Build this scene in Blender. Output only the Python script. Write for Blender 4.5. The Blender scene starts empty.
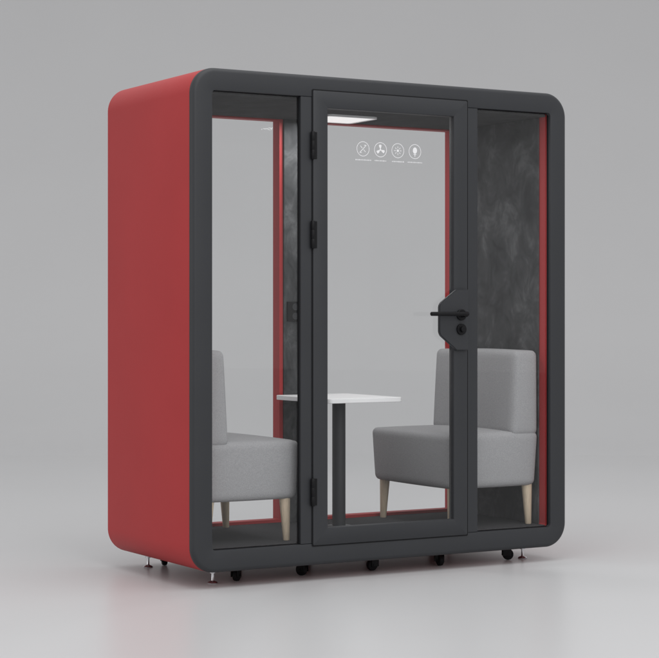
import bpy, bmesh, math, random
from mathutils import Vector, Matrix
random.seed(4)
S = bpy.context.scene
C = S.collection
S.view_settings.view_transform = 'Standard'
S.view_settings.look = 'None'
S.view_settings.exposure = 0

# ---------------------------------------------------------------- materials
def mat(name, col, rough=0.5, spec=0.5, metal=0.0, noise=0.0, nscale=20, bump=0.0, bscale=300, coat=0.0, stretch=(1,1,1)):
    m = bpy.data.materials.new(name); m.use_nodes = True
    nt = m.node_tree; b = nt.nodes['Principled BSDF']
    b.inputs['Base Color'].default_value = (*col, 1)
    b.inputs['Roughness'].default_value = rough
    b.inputs['Specular IOR Level'].default_value = spec
    b.inputs['Metallic'].default_value = metal
    b.inputs['Coat Weight'].default_value = coat
    tc = nt.nodes.new('ShaderNodeTexCoord')
    mp = nt.nodes.new('ShaderNodeMapping'); mp.inputs['Scale'].default_value = stretch
    nt.links.new(tc.outputs['Object'], mp.inputs['Vector'])
    if noise > 0:
        n = nt.nodes.new('ShaderNodeTexNoise'); n.inputs['Scale'].default_value = nscale; n.inputs['Detail'].default_value = 5
        nt.links.new(mp.outputs['Vector'], n.inputs['Vector'])
        r = nt.nodes.new('ShaderNodeValToRGB')
        r.color_ramp.elements[0].position = 0.3; r.color_ramp.elements[1].position = 0.7
        r.color_ramp.elements[0].color = (*[c*(1-noise) for c in col], 1)
        r.color_ramp.elements[1].color = (*[min(1, c*(1+noise)) for c in col], 1)
        nt.links.new(n.outputs['Fac'], r.inputs['Fac'])
        nt.links.new(r.outputs['Color'], b.inputs['Base Color'])
    if bump > 0:
        n2 = nt.nodes.new('ShaderNodeTexNoise'); n2.inputs['Scale'].default_value = bscale; n2.inputs['Detail'].default_value = 3
        nt.links.new(mp.outputs['Vector'], n2.inputs['Vector'])
        bp = nt.nodes.new('ShaderNodeBump'); bp.inputs['Strength'].default_value = bump; bp.inputs['Distance'].default_value = 0.002
        nt.links.new(n2.outputs['Fac'], bp.inputs['Height'])
        nt.links.new(bp.outputs['Normal'], b.inputs['Normal'])
    return m

M_red   = mat('red_paint', (0.375, 0.030, 0.032), 0.55, 0.22, noise=0.03, nscale=3, bump=0.05, bscale=500)
M_dark  = mat('charcoal_paint', (0.0255, 0.027, 0.0305), 0.5, 0.35, noise=0.04, nscale=4, bump=0.06, bscale=600)
M_black = mat('black_plastic', (0.004, 0.004, 0.005), 0.5, 0.2, noise=0.1, nscale=60)
M_seal  = mat('rubber_seal', (0.006, 0.006, 0.007), 0.7, 0.2, noise=0.1, nscale=60)
M_steel = mat('brushed_steel', (0.55, 0.55, 0.57), 0.3, 0.5, metal=1.0, noise=0.08, nscale=90)
M_fabric= mat('grey_upholstery', (0.325, 0.325, 0.333), 0.9, 0.1, noise=0.10, nscale=200, bump=0.5, bscale=420)
M_wood  = mat('pale_wood', (0.62, 0.51, 0.38), 0.5, 0.3, noise=0.14, nscale=30, stretch=(6, 6, 0.6))
M_white = mat('white_laminate', (0.84, 0.84, 0.845), 0.4, 0.4, noise=0.015, nscale=8)
M_carpet= mat('dark_carpet', (0.045, 0.045, 0.048), 0.95, 0.1, noise=0.25, nscale=180, bump=0.6, bscale=400)
M_icon  = mat('white_vinyl', (0.74, 0.74, 0.75), 0.6, 0.2, noise=0.01, nscale=50)
M_floor = mat('studio_floor', (0.50, 0.50, 0.506), 0.32, 0.40, noise=0.012, nscale=0.6)

def felt_material(name, c0, c1, c2):
    m = bpy.data.materials.new(name); m.use_nodes = True
    nt = m.node_tree; b = nt.nodes['Principled BSDF']
    b.inputs['Roughness'].default_value = 0.95; b.inputs['Specular IOR Level'].default_value = 0.05
    tc = nt.nodes.new('ShaderNodeTexCoord')
    mp = nt.nodes.new('ShaderNodeMapping'); mp.inputs['Scale'].default_value = (1.3, 1.0, 0.8); mp.inputs['Rotation'].default_value = (0.9, 0.2, 0.3)
    nt.links.new(tc.outputs['Object'], mp.inputs['Vector'])
    n = nt.nodes.new('ShaderNodeTexNoise'); n.inputs['Scale'].default_value = 7.0; n.inputs['Detail'].default_value = 8
    n.inputs['Roughness'].default_value = 0.70; n.inputs['Distortion'].default_value = 0.5
    nt.links.new(mp.outputs['Vector'], n.inputs['Vector'])
    r = nt.nodes.new('ShaderNodeValToRGB'); e = r.color_ramp.elements
    e[0].position = 0.36; e[0].color = (*c0, 1)
    e[1].position = 0.70; e[1].color = (*c2, 1)
    x = e.new(0.52); x.color = (*c1, 1)
    nt.links.new(n.outputs['Fac'], r.inputs['Fac']); nt.links.new(r.outputs['Color'], b.inputs['Base Color'])
    return m
M_felt = felt_material('mottled_felt', (0.034, 0.035, 0.037), (0.058, 0.0595, 0.062), (0.120, 0.123, 0.127))
M_felt_lit = felt_material('mottled_felt_lit', (0.036, 0.037, 0.039), (0.070, 0.072, 0.074), (0.145, 0.148, 0.152))  # same felt, colour lightened in place of more light on the pillar
M_ceil = felt_material('dark_felt', (0.036, 0.037, 0.039), (0.046, 0.047, 0.049), (0.062, 0.063, 0.065))

def glass_material(name, base):
    m = bpy.data.materials.new(name); m.use_nodes = True
    nt = m.node_tree; nt.nodes.clear()
    out = nt.nodes.new('ShaderNodeOutputMaterial')
    tr = nt.nodes.new('ShaderNodeBsdfTransparent'); tr.inputs['Color'].default_value = (0.972, 0.976, 0.977, 1)
    gl = nt.nodes.new('ShaderNodeBsdfGlossy'); gl.inputs['Roughness'].default_value = 0.01
    lw = nt.nodes.new('ShaderNodeLayerWeight'); lw.inputs['Blend'].default_value = 0.5
    pw = nt.nodes.new('ShaderNodeMath'); pw.operation = 'POWER'; pw.inputs[1].default_value = 4.0
    ma = nt.nodes.new('ShaderNodeMath'); ma.operation = 'MULTIPLY_ADD'; ma.inputs[1].default_value = 0.7; ma.inputs[2].default_value = base
    nt.links.new(lw.outputs['Facing'], pw.inputs[0]); nt.links.new(pw.outputs[0], ma.inputs[0])
    mx = nt.nodes.new('ShaderNodeMixShader')
    nt.links.new(ma.outputs[0], mx.inputs['Fac']); nt.links.new(tr.outputs[0], mx.inputs[1]); nt.links.new(gl.outputs[0], mx.inputs[2])
    nt.links.new(mx.outputs[0], out.inputs['Surface'])
    return m
M_glass = glass_material('clear_glass', 0.040)
M_glass_rear = glass_material('low_reflection_glass', 0.006)  # same clear glass, reflection turned down to lose the ceiling light's image

def emit_material(strength):
    m = bpy.data.materials.new('lit_diffuser'); m.use_nodes = True
    b = m.node_tree.nodes['Principled BSDF']
    b.inputs['Base Color'].default_value = (0.9, 0.9, 0.9, 1)
    b.inputs['Emission Color'].default_value = (1.0, 0.99, 0.97, 1)
    b.inputs['Emission Strength'].default_value = strength
    return m
M_emit = emit_material(0.58)

# ---------------------------------------------------------------- mesh helpers
def finish(name, bm, m, parent=None, smooth=None):
    bmesh.ops.recalc_face_normals(bm, faces=bm.faces[:])
    me = bpy.data.meshes.new(name); bm.to_mesh(me); bm.free()
    me.materials.append(m)
    o = bpy.data.objects.new(name, me); C.objects.link(o)
    if parent is not None:
        o.parent = parent
    if smooth is not None:
        me.shade_smooth()
        me.set_sharp_from_angle(angle=math.radians(smooth))
    return o

def box(bm, x0, x1, y0, y1, z0, z1, bev=0.0, seg=2):
    t = bmesh.new()
    r = bmesh.ops.create_cube(t, size=1)
    for v in t.verts:
        v.co = Vector(((x0+x1)/2 + v.co.x*(x1-x0), (y0+y1)/2 + v.co.y*(y1-y0), (z0+z1)/2 + v.co.z*(z1-z0)))
    if bev > 0:
        bmesh.ops.bevel(t, geom=t.edges[:], offset=bev, segments=seg, profile=0.5, affect='EDGES')
    me = bpy.data.meshes.new('tmp'); t.to_mesh(me); t.free(); bm.from_mesh(me); bpy.data.meshes.remove(me)

def sheet(bm, x0, x1, y, z0, z1):
    bm.faces.new([bm.verts.new(p) for p in ((x0, y, z0), (x1, y, z0), (x1, y, z1), (x0, y, z1))])

def lathe(bm, prof, n=24, center=(0,0,0), axis='Z'):
    """prof: list of (radius, height); closed with caps"""
    rings = []
    cx, cy, cz = center
    for r, h in prof:
        ring = []
        for i in range(n):
            a = 2*math.pi*i/n
            c, s = r*math.cos(a), r*math.sin(a)
            if axis == 'Z': p = (cx+c, cy+s, cz+h)
            elif axis == 'X': p = (cx+h, cy+c, cz+s)
            else: p = (cx+c, cy+h, cz+s)
            ring.append(bm.verts.new(p))
        rings.append(ring)
    for a, b in zip(rings, rings[1:]):
        for i in range(n):
            bm.faces.new((a[i], a[(i+1)%n], b[(i+1)%n], b[i]))
    bm.faces.new(rings[0]); bm.faces.new(rings[-1])

def round_rect(x0, x1, z0, z1, r, seg=14):
    pts = []
    for cx, cz, a0 in ((x1-r, z1-r, 0), (x0+r, z1-r, 90), (x0+r, z0+r, 180), (x1-r, z0+r, 270)):
        for i in range(seg+1):
            a = math.radians(a0 + 90*i/seg)
            pts.append((cx + r*math.cos(a), cz + r*math.sin(a)))
    return pts

def sweep_ring(bm, X0, X1, Z0, Z1, R, prof, seg=14, rmin=0.004):
    """prof: closed list of (inset, y) swept round a rounded rectangle"""
    loops = []
    for t, y in prof:
        loops.append([bm.verts.new((x, y, z)) for x, z in round_rect(X0+t, X1-t, Z0+t, Z1-t, max(R-t, rmin), seg)])
    n = len(loops[0]); k = len(loops)
    for j in range(k):
        a, b = loops[j], loops[(j+1) % k]
        for i in range(n):
            bm.faces.new((a[i], a[(i+1)%n], b[(i+1)%n], b[i]))

def prism(bm, pts, y0, y1):
    a = [bm.verts.new((x, y0, z)) for x, z in pts]; b = [bm.verts.new((x, y1, z)) for x, z in pts]
    n = len(pts)
    bm.faces.new(a); bm.faces.new(b)
    for i in range(n): bm.faces.new((a[i], a[(i+1)%n], b[(i+1)%n], b[i]))

def soft_box(bm, x0, x1, y0, y1, z0, z1, r=0.04, bulge=(0.01, 0.01, 0.01), deform=None, N=18):
    t = bmesh.new()
    bmesh.ops.create_cube(t, size=2)
    bmesh.ops.subdivide_edges(t, edges=t.edges[:], cuts=N-1, use_grid_fill=True)
    c = Vector(((x0+x1)/2, (y0+y1)/2, (z0+z1)/2)); h = Vector(((x1-x0)/2, (y1-y0)/2, (z1-z0)/2))
    def warp(q, hh):
        k = 0.55
        return hh*math.copysign(abs(q)*(1-k) + k*(1-(1-abs(q))**2), q)
    for v in t.verts:
        q = v.co.copy()
        p = Vector((warp(q.x, h.x), warp(q.y, h.y), warp(q.z, h.z)))
        inner = Vector([max(-h[i]+r, min(h[i]-r, p[i])) for i in range(3)])
        d = p - inner
        if d.length > 1e-6:
            p = inner + d.normalized()*r if sum(1 for i in range(3) if abs(d[i]) > 1e-6) > 1 else p
        w = [1-min(1, abs(p[i]/h[i]))**2 for i in range(3)]
        n = [p[i]/h[i] for i in range(3)]
        p = p + Vector((n[0]*bulge[0]*w[1]*w[2], n[1]*bulge[1]*w[0]*w[2], n[2]*bulge[2]*w[0]*w[1]))
        p = p + c
        if deform: p = deform(p)
        v.co = p
    me = bpy.data.meshes.new('tmp'); t.to_mesh(me); t.free(); bm.from_mesh(me); bpy.data.meshes.remove(me)

def empty(name, loc, label=None, cat=None, group=None, parent=None):
    o = bpy.data.objects.new(name, None); C.objects.link(o); o.location = loc; o.empty_display_size = 0.1
    if label: o['label'] = label
    if cat: o['category'] = cat
    if group: o['group'] = group
    if parent: o.parent = parent
    return o

# ---------------------------------------------------------------- setting: floor running into a curved backdrop
TH = math.radians(30.53)
CAM = Vector((-3.572, -7.246, 1.181))
d = Vector((math.sin(TH), math.cos(TH), 0)); a = Vector((math.cos(TH), -math.sin(TH), 0))
def strip(name, prof, label, cat, smooth=None):
    bm = bmesh.new(); rows = []
    for s, z in prof:
        p = Vector((CAM.x, CAM.y, 0)) + d*s
        rows.append([bm.verts.new((p.x + a.x*w, p.y + a.y*w, z)) for w in (-30, -10, 0, 10, 30)])
    for r0, r1 in zip(rows, rows[1:]):
        for i in range(4): bm.faces.new((r0[i], r0[i+1], r1[i+1], r1[i]))
    o = finish(name, bm, M_floor, None, smooth)
    o['kind'] = 'structure'; o['label'] = label; o['category'] = cat
    return o
E0 = 16.0; RC = 9.0
strip('floor', [(-16, 0), (0, 0), (9, 0), (E0, 0)], 'smooth pale grey studio floor under the booth', 'floor')
strip('backdrop', [(E0 + RC*math.sin(math.radians(t)), RC*(1-math.cos(math.radians(t)))) for t in range(0, 81, 4)],
      'plain pale grey studio backdrop behind the booth', 'backdrop', 60)

# ---------------------------------------------------------------- the booth
X0, X1, Z0, Z1, R, DEP = 0.012, 2.044, 0.070, 2.272, 0.115, 0.912
T = 0.098
pod = empty('office_booth', (1.02, 0.44, 0), 'red and charcoal glass fronted office booth standing on casters', 'booth')
def P(name, bm, m, parent=None, smooth=None):
    """part given in world coordinates, parented to the booth (or to one of its parts)"""
    if parent is None: parent = pod
    o = finish(name, bm, m, None, smooth)
    o.data.transform(Matrix.Translation(-Vector(pod.location)))
    o.parent = parent
    return o

# shell
bm = bmesh.new()
f = 0.012
prof = [(0, 0.0315), (0.0015, 0.030), (T, 0.030), (T, DEP), (f, DEP), (f*0.3, DEP-f*0.3), (0, DEP-f)]
sweep_ring(bm, X0, X1, Z0, Z1, R, prof, 20)
P('shell', bm, M_red, None, 35)

# front frame: ring with a rounded lip, two mullions
bm = bmesh.new()
f = 0.020
prof = [(0.0015, 0.0295), (0.0, 0.028), (0.0, f)]
for i in range(1, 7):
    an = math.radians(90*i/6); prof.append((f*(1-math.cos(an)), f*(1-math.sin(an))))
prof += [(T-0.004, 0), (T-0.001, 0.001), (T, 0.004), (T, 0.0295)]
sweep_ring(bm, X0, X1, Z0, Z1, R, prof, 20)
P('front_frame', bm, M_dark, None, 35)
zi0, zi1 = Z0+T, Z1-T
ML = 0.553
for (u0, u1) in ((ML, 0.632), (1.436, 1.517)):
    bm = bmesh.new(); box(bm, u0, u1, 0.0015, 0.034, zi0+0.0005, zi1-0.0005, 0.002, 1)
    P('mullion', bm, M_dark)

# fixed front panes
for (u0, u1) in ((X0+T, ML), (1.517, X1-T)):
    fr = bmesh.new()
    sweep_ring(fr, u0+0.0005, u1-0.0005, zi0+0.0008, zi1-0.0008, 0.004, [(0, 0.018), (0, 0.026), (0.003, 0.026), (0.003, 0.018)], 3, 0.001)
    w = P('front_window', fr, M_seal)
    bm = bmesh.new(); sheet(bm, u0+0.002, u1-0.002, 0.022, zi0+0.002, zi1-0.002)
    P('pane', bm, M_glass, w)

# door: leaf standing 5 mm proud
DU0, DU1, DZ0, DZ1, ST = 0.614, 1.453, 0.160, 2.203, 0.076
YF = -0.005
bm = bmesh.new()
pr = [(0, -0.001), (0, YF+0.0015), (0.0005, YF+0.0005), (0.0015, YF), (ST-0.0035, YF), (ST-0.001, YF+0.001), (ST, YF+0.0035), (ST, 0.034), (0.04, 0.034), (0.04, -0.001)]
sweep_ring(bm, DU0, DU1, DZ0, DZ1, 0.006, pr, 4, 0.002)
door = P('door', bm, M_dark, None, 35)
bm = bmesh.new(); sheet(bm, DU0+ST-0.002, DU1-ST+0.002, 0.008, DZ0+ST-0.002, DZ1-ST+0.002)
P('pane', bm, M_glass, door)
# dark ring standing in for the shadow line round the leaf
bm = bmesh.new()
sweep_ring(bm, DU0-0.005, DU1+0.005, DZ0-0.005, DZ1+0.005, 0.006, [(0, -0.0008), (0, -0.0022), (0.0046, -0.0022), (0.0046, -0.0008)], 4, 0.002)
P('door_shadow_line', bm, M_seal, door)
# hinges
for hz in (1.955, 1.555, 0.40):
    bm = bmesh.new()
    lathe(bm, [(0.008, -0.062), (0.0095, -0.060), (0.0095, -0.022), (0.0085, -0.020), (0.0095, -0.018), (0.0095, 0.018), (0.0085, 0.020), (0.0095, 0.022), (0.0095, 0.060), (0.008, 0.062)], 16, (DU0-0.006, -0.012, hz))
    box(bm, DU0-0.004, DU0+0.018, YF-0.004, YF-0.0003, hz-0.06, hz+0.06, 0.001, 1)
    P('hinge', bm, M_black, door, 40)
# lock plate, bulging onto the glass
LP = YF-0.0175
bm = bmesh.new()
hx = DU1-0.004
prism(bm, [(hx, 1.030), (DU1-0.072, 1.030), (1.292, 1.098), (1.284, 1.115), (1.284, 1.235), (1.292, 1.252), (DU1-0.072, 1.315), (hx, 1.315)], LP, YF-0.0002)
bmesh.ops.bevel(bm, geom=bm.edges[:], offset=0.003, segments=2, affect='EDGES')
P('lock_plate', bm, M_dark, door, 35)
bm = bmesh.new()
lathe(bm, [(0.026, -0.0002), (0.026, -0.008), (0.024, -0.010), (0.012, -0.010), (0.011, -0.045)], 28, (1.405, LP, 1.196), 'Y')
t = bmesh.new()
lathe(t, [(0.006, -0.198), (0.0095, -0.195), (0.0105, -0.02), (0.0105, 0.010), (0.008, 0.013)], 20, (1.405, LP-0.042, 1.200), 'X')
me = bpy.data.meshes.new('tmp'); t.to_mesh(me); t.free(); bm.from_mesh(me)
P('lever_handle', bm, M_black, door, 40)
bm = bmesh.new()
lathe(bm, [(0.026, -0.0002), (0.026, -0.008), (0.024, -0.010), (0.013, -0.010), (0.013, -0.022), (0.011, -0.024)], 28, (1.405, LP, 1.128), 'Y')
P('lock_cylinder', bm, M_black, door, 40)

# four round icons on the door glass
def ringp(bm, cx, cz, r, w, y, n=40, a0=0, a1=360):
    pts = []
    full = (a1-a0) >= 360
    for i in range(n + (0 if full else 1)):
        an = math.radians(a0 + (a1-a0)*i/n)
        pts.append((bm.verts.new((cx+(r-w)*math.cos(an), y, cz+(r-w)*math.sin(an))), bm.verts.new((cx+r*math.cos(an), y, cz+r*math.sin(an)))))
    m = len(pts)
    for i in range(m if full else m-1):
        p, q = pts[i], pts[(i+1) % m]
        bm.faces.new((p[0], p[1], q[1], q[0]))
def bar(bm, x0, z0, x1, z1, w, y):
    dx, dz = x1-x0, z1-z0; L = math.hypot(dx, dz); nx, nz = -dz/L*w/2, dx/L*w/2
    bm.faces.new([bm.verts.new(p) for p in ((x0+nx, y, z0+nz), (x1+nx, y, z1+nz), (x1-nx, y, z1-nz), (x0-nx, y, z0-nz))])
def disc(bm, cx, cz, r, y, n=20, sx=1):
    bm.faces.new([bm.verts.new((cx+r*sx*math.cos(2*math.pi*i/n), y, cz+r*math.sin(2*math.pi*i/n))) for i in range(n)])
def blade(bm, cx, cz, ang, r0, r1, w, y):
    pts = []
    for s, ww in ((r0, 0.25), (r0+(r1-r0)*.45, 0.8), (r1*.88, 1.0), (r1, 0.55)): pts.append((s, w*ww))
    poly = [(s, q) for s, q in pts] + [(s, -q*0.6) for s, q in reversed(pts)]
    c, sn = math.cos(ang), math.sin(ang)
    bm.faces.new([bm.verts.new((cx+s*c-q*sn, y, cz+s*sn+q*c)) for s, q in poly])
IY = 0.0068; iz = 1.953
for k in range(4):
    cx = 0.883 + 0.0943*k; r = 0.034
    bm = bmesh.new()
    ringp(bm, cx, iz, r, 0.0024, IY)
    if k == 0:
        bar(bm, cx-0.016, iz-0.016, cx+0.016, iz+0.016, 0.0028, IY); bar(bm, cx-0.014, iz+0.014, cx-0.003, iz+0.003, 0.0028, IY+0.0004)
        bar(bm, cx+0.003, iz-0.003, cx+0.014, iz-0.014, 0.0028, IY+0.0004)
        bar(bm, cx+0.006, iz+0.017, cx+0.018, iz+0.017, 0.0026, IY+0.0006); bar(bm, cx-0.018, iz-0.017, cx-0.006, iz-0.017, 0.0026, IY+0.0006)
    elif k == 1:
        for q in range(3): blade(bm, cx, iz, math.radians(90+120*q), 0.005, 0.023, 0.009, IY)
        disc(bm, cx, iz, 0.0045, IY+0.0004)
    elif k == 2:
        disc(bm, cx, iz, 0.006, IY)
        for q in range(8):
            an = math.radians(45*q); bar(bm, cx+0.011*math.cos(an), iz+0.011*math.sin(an), cx+0.020*math.cos(an), iz+0.020*math.sin(an), 0.0026, IY)
    else:
        disc(bm, cx, iz+0.005, 0.0145, IY, 22, 0.8); bar(bm, cx, iz-0.010, cx, iz-0.024, 0.0032, IY)
        bar(bm, cx-0.008, iz-0.013, cx+0.008, iz-0.013, 0.0028, IY+0.0004)
    # the unreadably small caption below
    rr = random.Random(k); x = cx-0.040+0.008*(k in (1, 2)); xe = cx+0.040-0.008*(k in (1, 2))
    while x < xe:
        wd = rr.uniform(0.0025, 0.0045); bar(bm, x, iz-0.0505, x+wd, iz-0.0505, rr.choice((0.004, 0.0055)), IY); x += wd+0.003
    P('icon', bm, M_icon, door)

# interior lining
fx0, fx1 = X0+T, X1-T
VB = 0.800
for (u0, u1) in ((fx0+0.0004, fx0+0.008), (fx1-0.008, fx1-0.0004)):
    bm = bmesh.new(); box(bm, u0, u1, 0.088, VB-0.004, zi0+0.006, zi1-0.014, 0.002, 1)
    P('wall_panel', bm, M_felt)
bm = bmesh.new(); box(bm, fx0+0.0004, fx1-0.0004, 0.036, VB-0.004, zi0+0.0004, zi0+0.006, 0.001, 1)
P('carpet', bm, M_carpet)
bm = bmesh.new(); box(bm, fx0+0.0004, fx1-0.0004, 0.036, VB-0.004, zi1-0.0135, zi1-0.0004, 0.001, 1)
ceil = P('ceiling_panel', bm, M_ceil)
LX0, LX1, LY0, LY1 = 0.965, 1.255, 0.46, 0.735
lf = bmesh.new()
sweep_ring(lf, LX0, LX1, LY0, LY1, 0.03, [(0, 0.0), (0, 0.010), (0.012, 0.010), (0.012, 0.0)], 6)
for v in lf.verts: v.co = Vector((v.co.x, v.co.z, zi1-0.0137-v.co.y))
cl = P('ceiling_light', lf, M_white, ceil)
bm = bmesh.new(); box(bm, LX0+.012, LX1-.012, LY0+.012, LY1-.012, zi1-0.021, zi1-0.0138)
P('light_diffuser', bm, M_emit, ceil)

# rear wall: two red framed panes and a felt pillar
PU0, PU1 = 0.905, 1.085
bm = bmesh.new(); box(bm, PU0, PU1, VB-0.012, DEP-0.012, zi0+0.0004, zi1-0.0004, 0.002, 1)
pil = P('rear_pillar', bm, M_felt_lit)
bm = bmesh.new(); box(bm, PU0+0.004, PU1-0.004, DEP-0.0118, DEP-0.004, zi0+0.0004, zi1-0.0004, 0.001, 1)
P('pillar_cladding', bm, M_red, pil)
bm = bmesh.new()
box(bm, 0.920, 1.004, VB-0.026, VB-0.0125, 1.165, 1.262, 0.003, 2)
out = P('power_outlet', bm, M_black, pil)
for q in (1.236, 1.190):
    bm = bmesh.new(); lathe(bm, [(0.017, 0.0), (0.017, -0.0015), (0.014, -0.002), (0.013, -0.0006)], 24, (0.962, VB-0.0262, q), 'Y')
    P('socket', bm, M_dark, pil, 40)
for (u0, u1) in ((fx0, PU0), (PU1, fx1)):
    bm = bmesh.new(); w = 0.020
    sweep_ring(bm, u0+0.0005, u1-0.0005, zi0+0.0006, zi1-0.0006, 0.006, [(0, VB-0.003), (0, VB+0.06), (w, VB+0.06), (w, VB-0.003)], 3, 0.002)
    rw = P('rear_window', bm, M_red)
    bm = bmesh.new(); sheet(bm, u0+w-0.002, u1-w+0.002, VB+0.03, zi0+w-0.002, zi1-w+0.002)
    P('pane', bm, M_glass_rear, rw)

# casters and levelling feet
def caster(x, y, rot):
    c = Matrix.Translation((x, y, 0)) @ Matrix.Rotation(rot, 4, 'Z')
    bm = bmesh.new()
    lathe(bm, [(0.017, 0.064), (0.017, 0.0695)], 18)
    for s in (-1, 1):
        box(bm, -0.006, 0.036, s*0.0155-0.002, s*0.0155+0.002, 0.020, 0.062, 0.0015, 1)
    box(bm, -0.014, 0.034, -0.0175, 0.0175, 0.0575, 0.0645, 0.002, 1)
    bm.transform(c)
    fk = P('caster', bm, M_black, None, 40)
    bm = bmesh.new()
    lathe(bm, [(0.022, -0.012), (0.0265, -0.009), (0.0275, 0), (0.0265, 0.009), (0.022, 0.012)], 24, (0.022, 0, 0.0277), 'Y')
    bm.transform(c)
    P('wheel', bm, M_seal, fk, 40)
    bm = bmesh.new(); lathe(bm, [(0.006, -0.0195), (0.006, 0.0195)], 12, (0.022, 0, 0.0277), 'Y'); bm.transform(c)
    P('axle', bm, M_black, fk, 40)
def foot(x, y):
    bm = bmesh.new()
    lathe(bm, [(0.022, 0), (0.023, 0.004), (0.020, 0.008), (0.008, 0.012), (0.0065, 0.014), (0.0065, 0.046), (0.013, 0.0465), (0.013, 0.055), (0.0065, 0.0555), (0.0065, 0.0695)], 20, (x, y, 0))
    P('levelling_foot', bm, M_steel, None, 40)
for y, us, uf in ((0.165, (0.305, 0.67, 1.05, 1.40, 1.785), (0.195, 1.90)), (0.80, (0.265, 0.67, 1.05, 1.40, 1.785), (0.175, 1.90))):
    for i, u in enumerate(us):
        caster(u, y, 0.5+1.3*i+y)
    for u in uf: foot(u, y)

# ---------------------------------------------------------------- seats
FZ = zi0+0.0062
def seat(name, label, back_x, dirn, depth, bt, y0, y1, rear_leg, tall):
    """back_x: plane of the back; dirn: +1 the seat faces +x, -1 it faces -x"""
    cx = back_x + dirn*depth/2
    o = empty(name, (cx, (y0+y1)/2, FZ), label, 'armchair', 'upholstered seats facing each other in the booth')
    off = Vector(o.location)
    def put(n, bm, m, sm=60):
        ob = finish(n, bm, m, None, sm); ob.data.transform(Matrix.Translation(-off)); ob.parent = o; return ob
    X = lambda s: back_x + dirn*s
    def ends(s0, s1): return min(X(s0), X(s1)), max(X(s0), X(s1))
    zb, zt, top = FZ+0.190, FZ+0.455, FZ+tall
    xm = (X(0)+X(depth))/2; ym = (y0+y1)/2
    def taper(p):
        k = max(0, min(1, (zt-p.z)/(zt-zb)))
        return Vector((xm+(p.x-xm)*(1-0.045*k), ym+(p.y-ym)*(1-0.035*k), p.z))
    bm = bmesh.new(); e = ends(0.004, depth)
    soft_box(bm, e[0], e[1], y0, y1, zb, zt, 0.030, (0.006, 0.006, 0.010), taper)
    put('seat', bm, M_fabric)
    def lean(p):
        k = max(0, (p.z-zt)/(top-zt))
        fr = (p.x-X(0.006))*dirn/bt
        return Vector((p.x - dirn*0.022*k*max(0, min(1, fr)), ym+(p.y-ym)*(1-0.012*k), p.z))
    bm = bmesh.new(); e = ends(0.006, bt)
    soft_box(bm, e[0], e[1], y0+0.004, y1-0.004, zt-0.02, top, 0.028, (0.006, 0.005, 0.006), lean)
    put('backrest', bm, M_fabric)
    for s in (rear_leg, depth-0.055):
        for y in (y0+0.055, y1-0.055):
            bm = bmesh.new()
            lathe(bm, [(0.014, 0), (0.0155, 0.003), (0.0255, 0.192), (0.0255, 0.200)], 20)
            for v in bm.verts:
                q = v.co.z/0.2; v.co.x += X(s)+ (0.010*(1-q))*(1 if X(s) > xm else -1); v.co.y += y; v.co.z += FZ
            put('leg', bm, M_wood, 40)
    return o
seat('upholstered_seat', 'grey upholstered low armchair against the right wall, facing the table', fx1-0.009, -1, 0.535, 0.165, 0.070, 0.785, 0.042, 0.848)
seat('upholstered_seat', 'grey upholstered low armchair behind the left pane, its back to the red side', fx0+0.009, 1, 0.480, 0.120, 0.080, 0.785, 0.040, 0.862)

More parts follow.
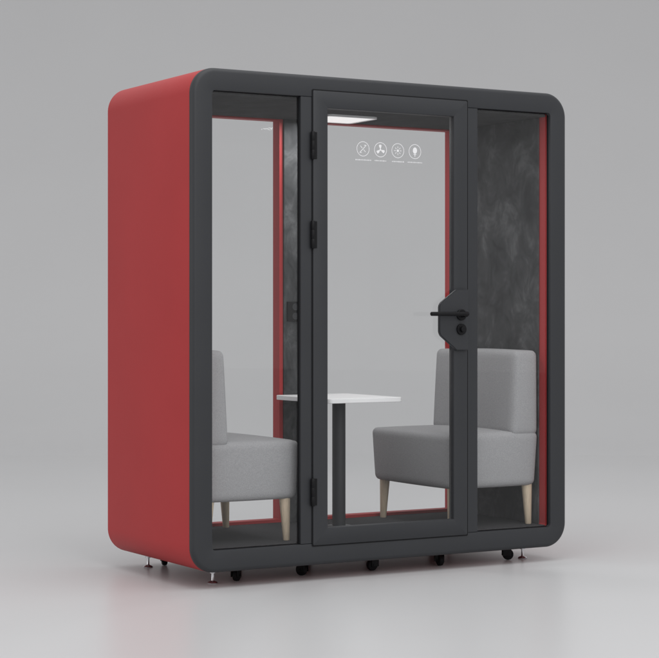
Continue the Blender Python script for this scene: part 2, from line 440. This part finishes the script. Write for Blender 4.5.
# ---------------------------------------------------------------- table
tb = empty('table', (1.03, 0.47, FZ), 'small white topped table on a dark round pole between two seats', 'table')
def TP(n, bm, m, sm=40):
    o = finish(n, bm, m, None, sm); o.data.transform(Matrix.Translation(-Vector(tb.location))); o.parent = tb; return o
bm = bmesh.new()
lo, hi = 0.781, 0.803
A = [[bm.verts.new((x, y, z)) for x, y in round_rect(0.845+i, 1.255-i, 0.245+i, 0.770-i, 0.022-i, 6)] for i, z in ((0.002, lo), (0, lo+0.002), (0, hi-0.002), (0.002, hi))]
for p, q in zip(A, A[1:]):
    for i in range(len(p)): bm.faces.new((p[i], p[(i+1)%len(p)], q[(i+1)%len(p)], q[i]))
bm.faces.new(A[0]); bm.faces.new(A[-1])
TP('tabletop', bm, M_white)
bm = bmesh.new(); lathe(bm, [(0.032, FZ+0.010), (0.032, 0.7745)], 32, (1.025, 0.46, 0)); TP('leg', bm, M_dark)
bm = bmesh.new(); lathe(bm, [(0.09, 0.7745), (0.09, 0.7805)], 32, (1.025, 0.46, 0)); TP('mounting_plate', bm, M_dark)
bm = bmesh.new(); lathe(bm, [(0.062, FZ+0.0005), (0.062, FZ+0.007), (0.058, FZ+0.010)], 36, (1.025, 0.46, 0)); TP('foot_plate', bm, M_dark)

# ---------------------------------------------------------------- light
W = bpy.data.worlds.new('World'); S.world = W; W.use_nodes = True
bg = W.node_tree.nodes['Background']; bg.inputs['Color'].default_value = (1, 1, 1.005, 1); bg.inputs['Strength'].default_value = 0.79
def area(name, loc, target, size, power, sy=None):
    l = bpy.data.lights.new(name, 'AREA'); l.energy = power; l.shape = 'RECTANGLE'; l.size = size; l.size_y = sy or size
    o = bpy.data.objects.new(name, l); C.objects.link(o); o.location = loc
    o.rotation_euler = (Vector(target)-Vector(loc)).to_track_quat('-Z', 'Y').to_euler()
    return o
area('overhead_softbox', (0.5, -2.0, 7.0), (1.0, 0.0, 0), 6.0, 240)
area('front_softbox', (0.2, -8.5, 5.0), (1.2, 0.4, 0.8), 4.0, 190)
area('side_softbox', (-7.0, 0.5, 2.6), (0.0, 0.45, 1.2), 3.0, 60)
area('booth_lamp', ((LX0+LX1)/2, (LY0+LY1)/2, zi1-0.0245), ((LX0+LX1)/2, (LY0+LY1)/2+1e-4, 0), LX1-LX0-.03, 6, LY1-LY0-.03)

# ---------------------------------------------------------------- camera
cam = bpy.data.cameras.new('Camera'); co = bpy.data.objects.new('Camera', cam); C.objects.link(co)
co.location = CAM; co.rotation_euler = (math.radians(90), 0, -TH)
cam.sensor_width = 36; cam.lens = 36*1864/659
cam.shift_y = -11/659; cam.clip_end = 300
S.camera = co
